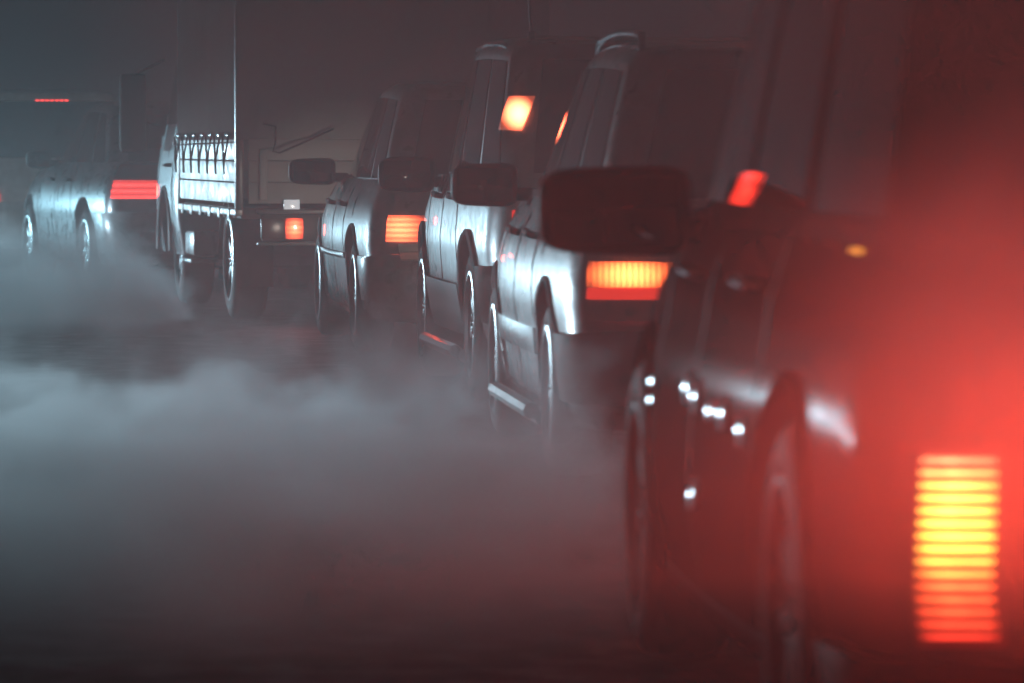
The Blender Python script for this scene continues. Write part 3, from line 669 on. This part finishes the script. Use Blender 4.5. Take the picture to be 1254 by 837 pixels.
# ------------------------------------------------------------------ air and exhaust smoke
def volume_box(name, lo_, hi, dens, col=(.8, .84, .9), smoke=None, aniso=.3, label=None):
    bm = bmesh.new(); c = [(a + b) / 2 for a, b in zip(lo_, hi)]; s = [b - a for a, b in zip(lo_, hi)]
    box(bm, (0, 0, 0), s); m = bpy.data.materials.new(name); m.use_nodes = True; nt = m.node_tree; nt.nodes.clear()
    out = nt.nodes.new('ShaderNodeOutputMaterial'); pv = nt.nodes.new('ShaderNodeVolumePrincipled'); nt.links.new(pv.outputs[0], out.inputs['Volume'])
    pv.inputs['Color'].default_value = (*col, 1); pv.inputs['Density'].default_value = dens; pv.inputs['Anisotropy'].default_value = aniso
    if smoke:
        sc_, th, fall = smoke['scale'], smoke['th'], smoke['fall']
        tc = N(m, 'ShaderNodeTexCoord'); mp = N(m, 'ShaderNodeMapping'); mp.inputs['Scale'].default_value = smoke.get('stretch', (1, 1, 1)); mp.inputs['Location'].default_value = smoke.get('seed', (0, 0, 0))
        L(m, tc.outputs['Object'], mp.inputs[0])
        n = noise(m, mp.outputs[0], sc_, smoke.get('detail', 3), .55, .4)
        sx = N(m, 'ShaderNodeSeparateXYZ'); L(m, tc.outputs['Object'], sx.inputs[0])
        # height in the box 0..1, and soft fading towards every side
        hz = N(m, 'ShaderNodeMapRange'); L(m, sx.outputs[2], hz.inputs[0]); hz.inputs[1].default_value = -s[2] / 2; hz.inputs[2].default_value = s[2] / 2
        a = N(m, 'ShaderNodeMath', operation='MULTIPLY_ADD'); L(m, hz.outputs[0], a.inputs[0]); a.inputs[1].default_value = -fall; L(m, n, a.inputs[2])
        val = a.outputs[0]
        for ax, e in ((0, smoke.get('ex', .5)), (1, smoke.get('ey', .5))):
            if not e: continue
            ab = N(m, 'ShaderNodeMath', operation='ABSOLUTE'); L(m, sx.outputs[ax], ab.inputs[0])
            mr = N(m, 'ShaderNodeMapRange'); L(m, ab.outputs[0], mr.inputs[0]); mr.inputs[1].default_value = s[ax] / 2 - e; mr.inputs[2].default_value = s[ax] / 2; mr.inputs[3].default_value = 0; mr.inputs[4].default_value = .55
            sb = N(m, 'ShaderNodeMath', operation='SUBTRACT'); L(m, val, sb.inputs[0]); L(m, mr.outputs[0], sb.inputs[1]); val = sb.outputs[0]
        if smoke.get('ball'):
            dv = N(m, 'ShaderNodeVectorMath', operation='DIVIDE'); L(m, tc.outputs['Object'], dv.inputs[0]); dv.inputs[1].default_value = [q / 2 for q in s]
            ln = N(m, 'ShaderNodeVectorMath', operation='LENGTH'); L(m, dv.outputs[0], ln.inputs[0])
            mm = N(m, 'ShaderNodeMath', operation='MULTIPLY_ADD'); L(m, ln.outputs['Value'], mm.inputs[0]); mm.inputs[1].default_value = -smoke['ball']; L(m, val, mm.inputs[2]); 
            m2 = N(m, 'ShaderNodeMath', operation='ADD'); L(m, mm.outputs[0], m2.inputs[0]); m2.inputs[1].default_value = .25; val = m2.outputs[0]
        mr = N(m, 'ShaderNodeMapRange', interpolation_type='SMOOTHSTEP'); L(m, val, mr.inputs[0]); mr.inputs[1].default_value = th[0]; mr.inputs[2].default_value = th[1]; mr.inputs[3].default_value = 0; mr.inputs[4].default_value = dens
        L(m, mr.outputs[0], pv.inputs['Density'])
    me = bpy.data.meshes.new(name); bm.to_mesh(me); bm.free(); me.materials.append(m); o = bpy.data.objects.new(name, me); COL.objects.link(o); o.location = c
    if smoke: m.cycles.volume_step_rate = smoke.get('step', .3)
    o['kind'] = 'stuff'; o['label'] = label or 'thin grey night haze filling the air over the road'; o['category'] = name.replace('_', ' ').split()[-1]
    return o
volume_box('haze', (-40, -8, -1.2), (30, 75, 6), .008, col=(.92, .95, 1), aniso=.35)
SM = (.90, .97, 1.0)
volume_box('exhaust_smoke', (-7.5, 32.6, .004), (-1.7, 36.5, .70), .8, SM, dict(scale=1.6, stretch=(1, .6, 1.5), th=(.18, .36), fall=.42, ex=.6, ey=.1, step=.25, detail=4), .4, label='pale exhaust smoke bank rolling under the lorry and the blue-grey saloon')
volume_box('exhaust_smoke', (-4.5, 19.2, .004), (.8, 21.4, .46), 1.15, SM, dict(scale=3.1, stretch=(1, .5, 1.3), th=(.27, .40), fall=.44, ex=1.5, ey=.03, seed=(3, 1, 0), detail=4, step=.25), .4, label='billowing exhaust smoke bank on the road beside the off-roader and estate car')
volume_box('exhaust_smoke', (-3.4, 11.5, .01), (1.0, 17.6, .74), .75, SM, dict(scale=2.8, th=(.30, .47), fall=.32, ex=.9, ey=.6, seed=(7, 2, 0), step=.6), .4, label='thin near smoke drifting behind the estate car')
volume_box('exhaust_smoke', (-1.2, 22.6, .004), (.6, 32.0, .45), .32, SM, dict(scale=1.8, th=(.2, .5), fall=.4, ex=.5, ey=.4, seed=(9, 4, 0), step=.4), .4, label='grey exhaust smoke low round the wheels of the saloon and the off-roader')
volume_box('exhaust_smoke', (-.02, 6.9, .24), (1.56, 8.70, 1.34), 1.9, (.97, .95, .95), dict(scale=1.6, th=(.0, 1.1), fall=0, ex=0, ey=0, ball=1.0, seed=(1, 5, 2), step=.4), .2, label='red lit smoke round the tall tail lamp of the black van')
volume_box('exhaust_smoke', (-.9, 5.6, .50), (2.4, 8.45, 2.0), .14, (.97, .95, .95), dict(scale=1.7, th=(.22, .62), fall=.12, ex=.5, ey=.4, seed=(2, 8, 1), step=.6), .1, label='thin veil of smoke drifting between the camera and the black van')
def glow(car, p, e, sx=.16, sy=.09, col=(1, .06, .03)):
    l = bpy.data.lights.new('brake_glow', 'AREA'); l.shape = 'RECTANGLE'; l.size = sx; l.size_y = sy; l.energy = e; l.color = col
    o = bpy.data.objects.new('brake_glow', l); COL.objects.link(o); o.parent = car; o.location = p; o.rotation_euler = (R(-90), 0, 0)
glow(c5, (-.68, -.10, .69), .8); glow(c5, (.68, -.10, .69), .8)
glow(c4, (-.72, .0, 1.26), .5); glow(c4, (.72, .0, 1.26), .5)
glow(c3, (-.72, -.10, .68), .6); glow(lorry, (-.62, -.10, .60), 1.0); glow(c1, (-.72, -.10, .78), 1.5)
def dipped(car, y, e, W=1.7):
    for s in (-1, 1):
        l = bpy.data.lights.new('dipped_beam', 'SPOT'); l.energy = e; l.spot_size = R(75); l.spot_blend = .6; l.color = (1, .88, .75); l.shadow_soft_size = .06
        o = bpy.data.objects.new('dipped_beam', l); COL.objects.link(o); o.parent = car; o.location = (s * W * .36, y + .22, .64); o.rotation_euler = (R(88), 0, 0)
dipped(c3, 4.4, 22); dipped(c4, 4.3, 5); dipped(c5, 4.2, 5); dipped(c6, 4.6, 3); dipped(c1, 4.6, 14)
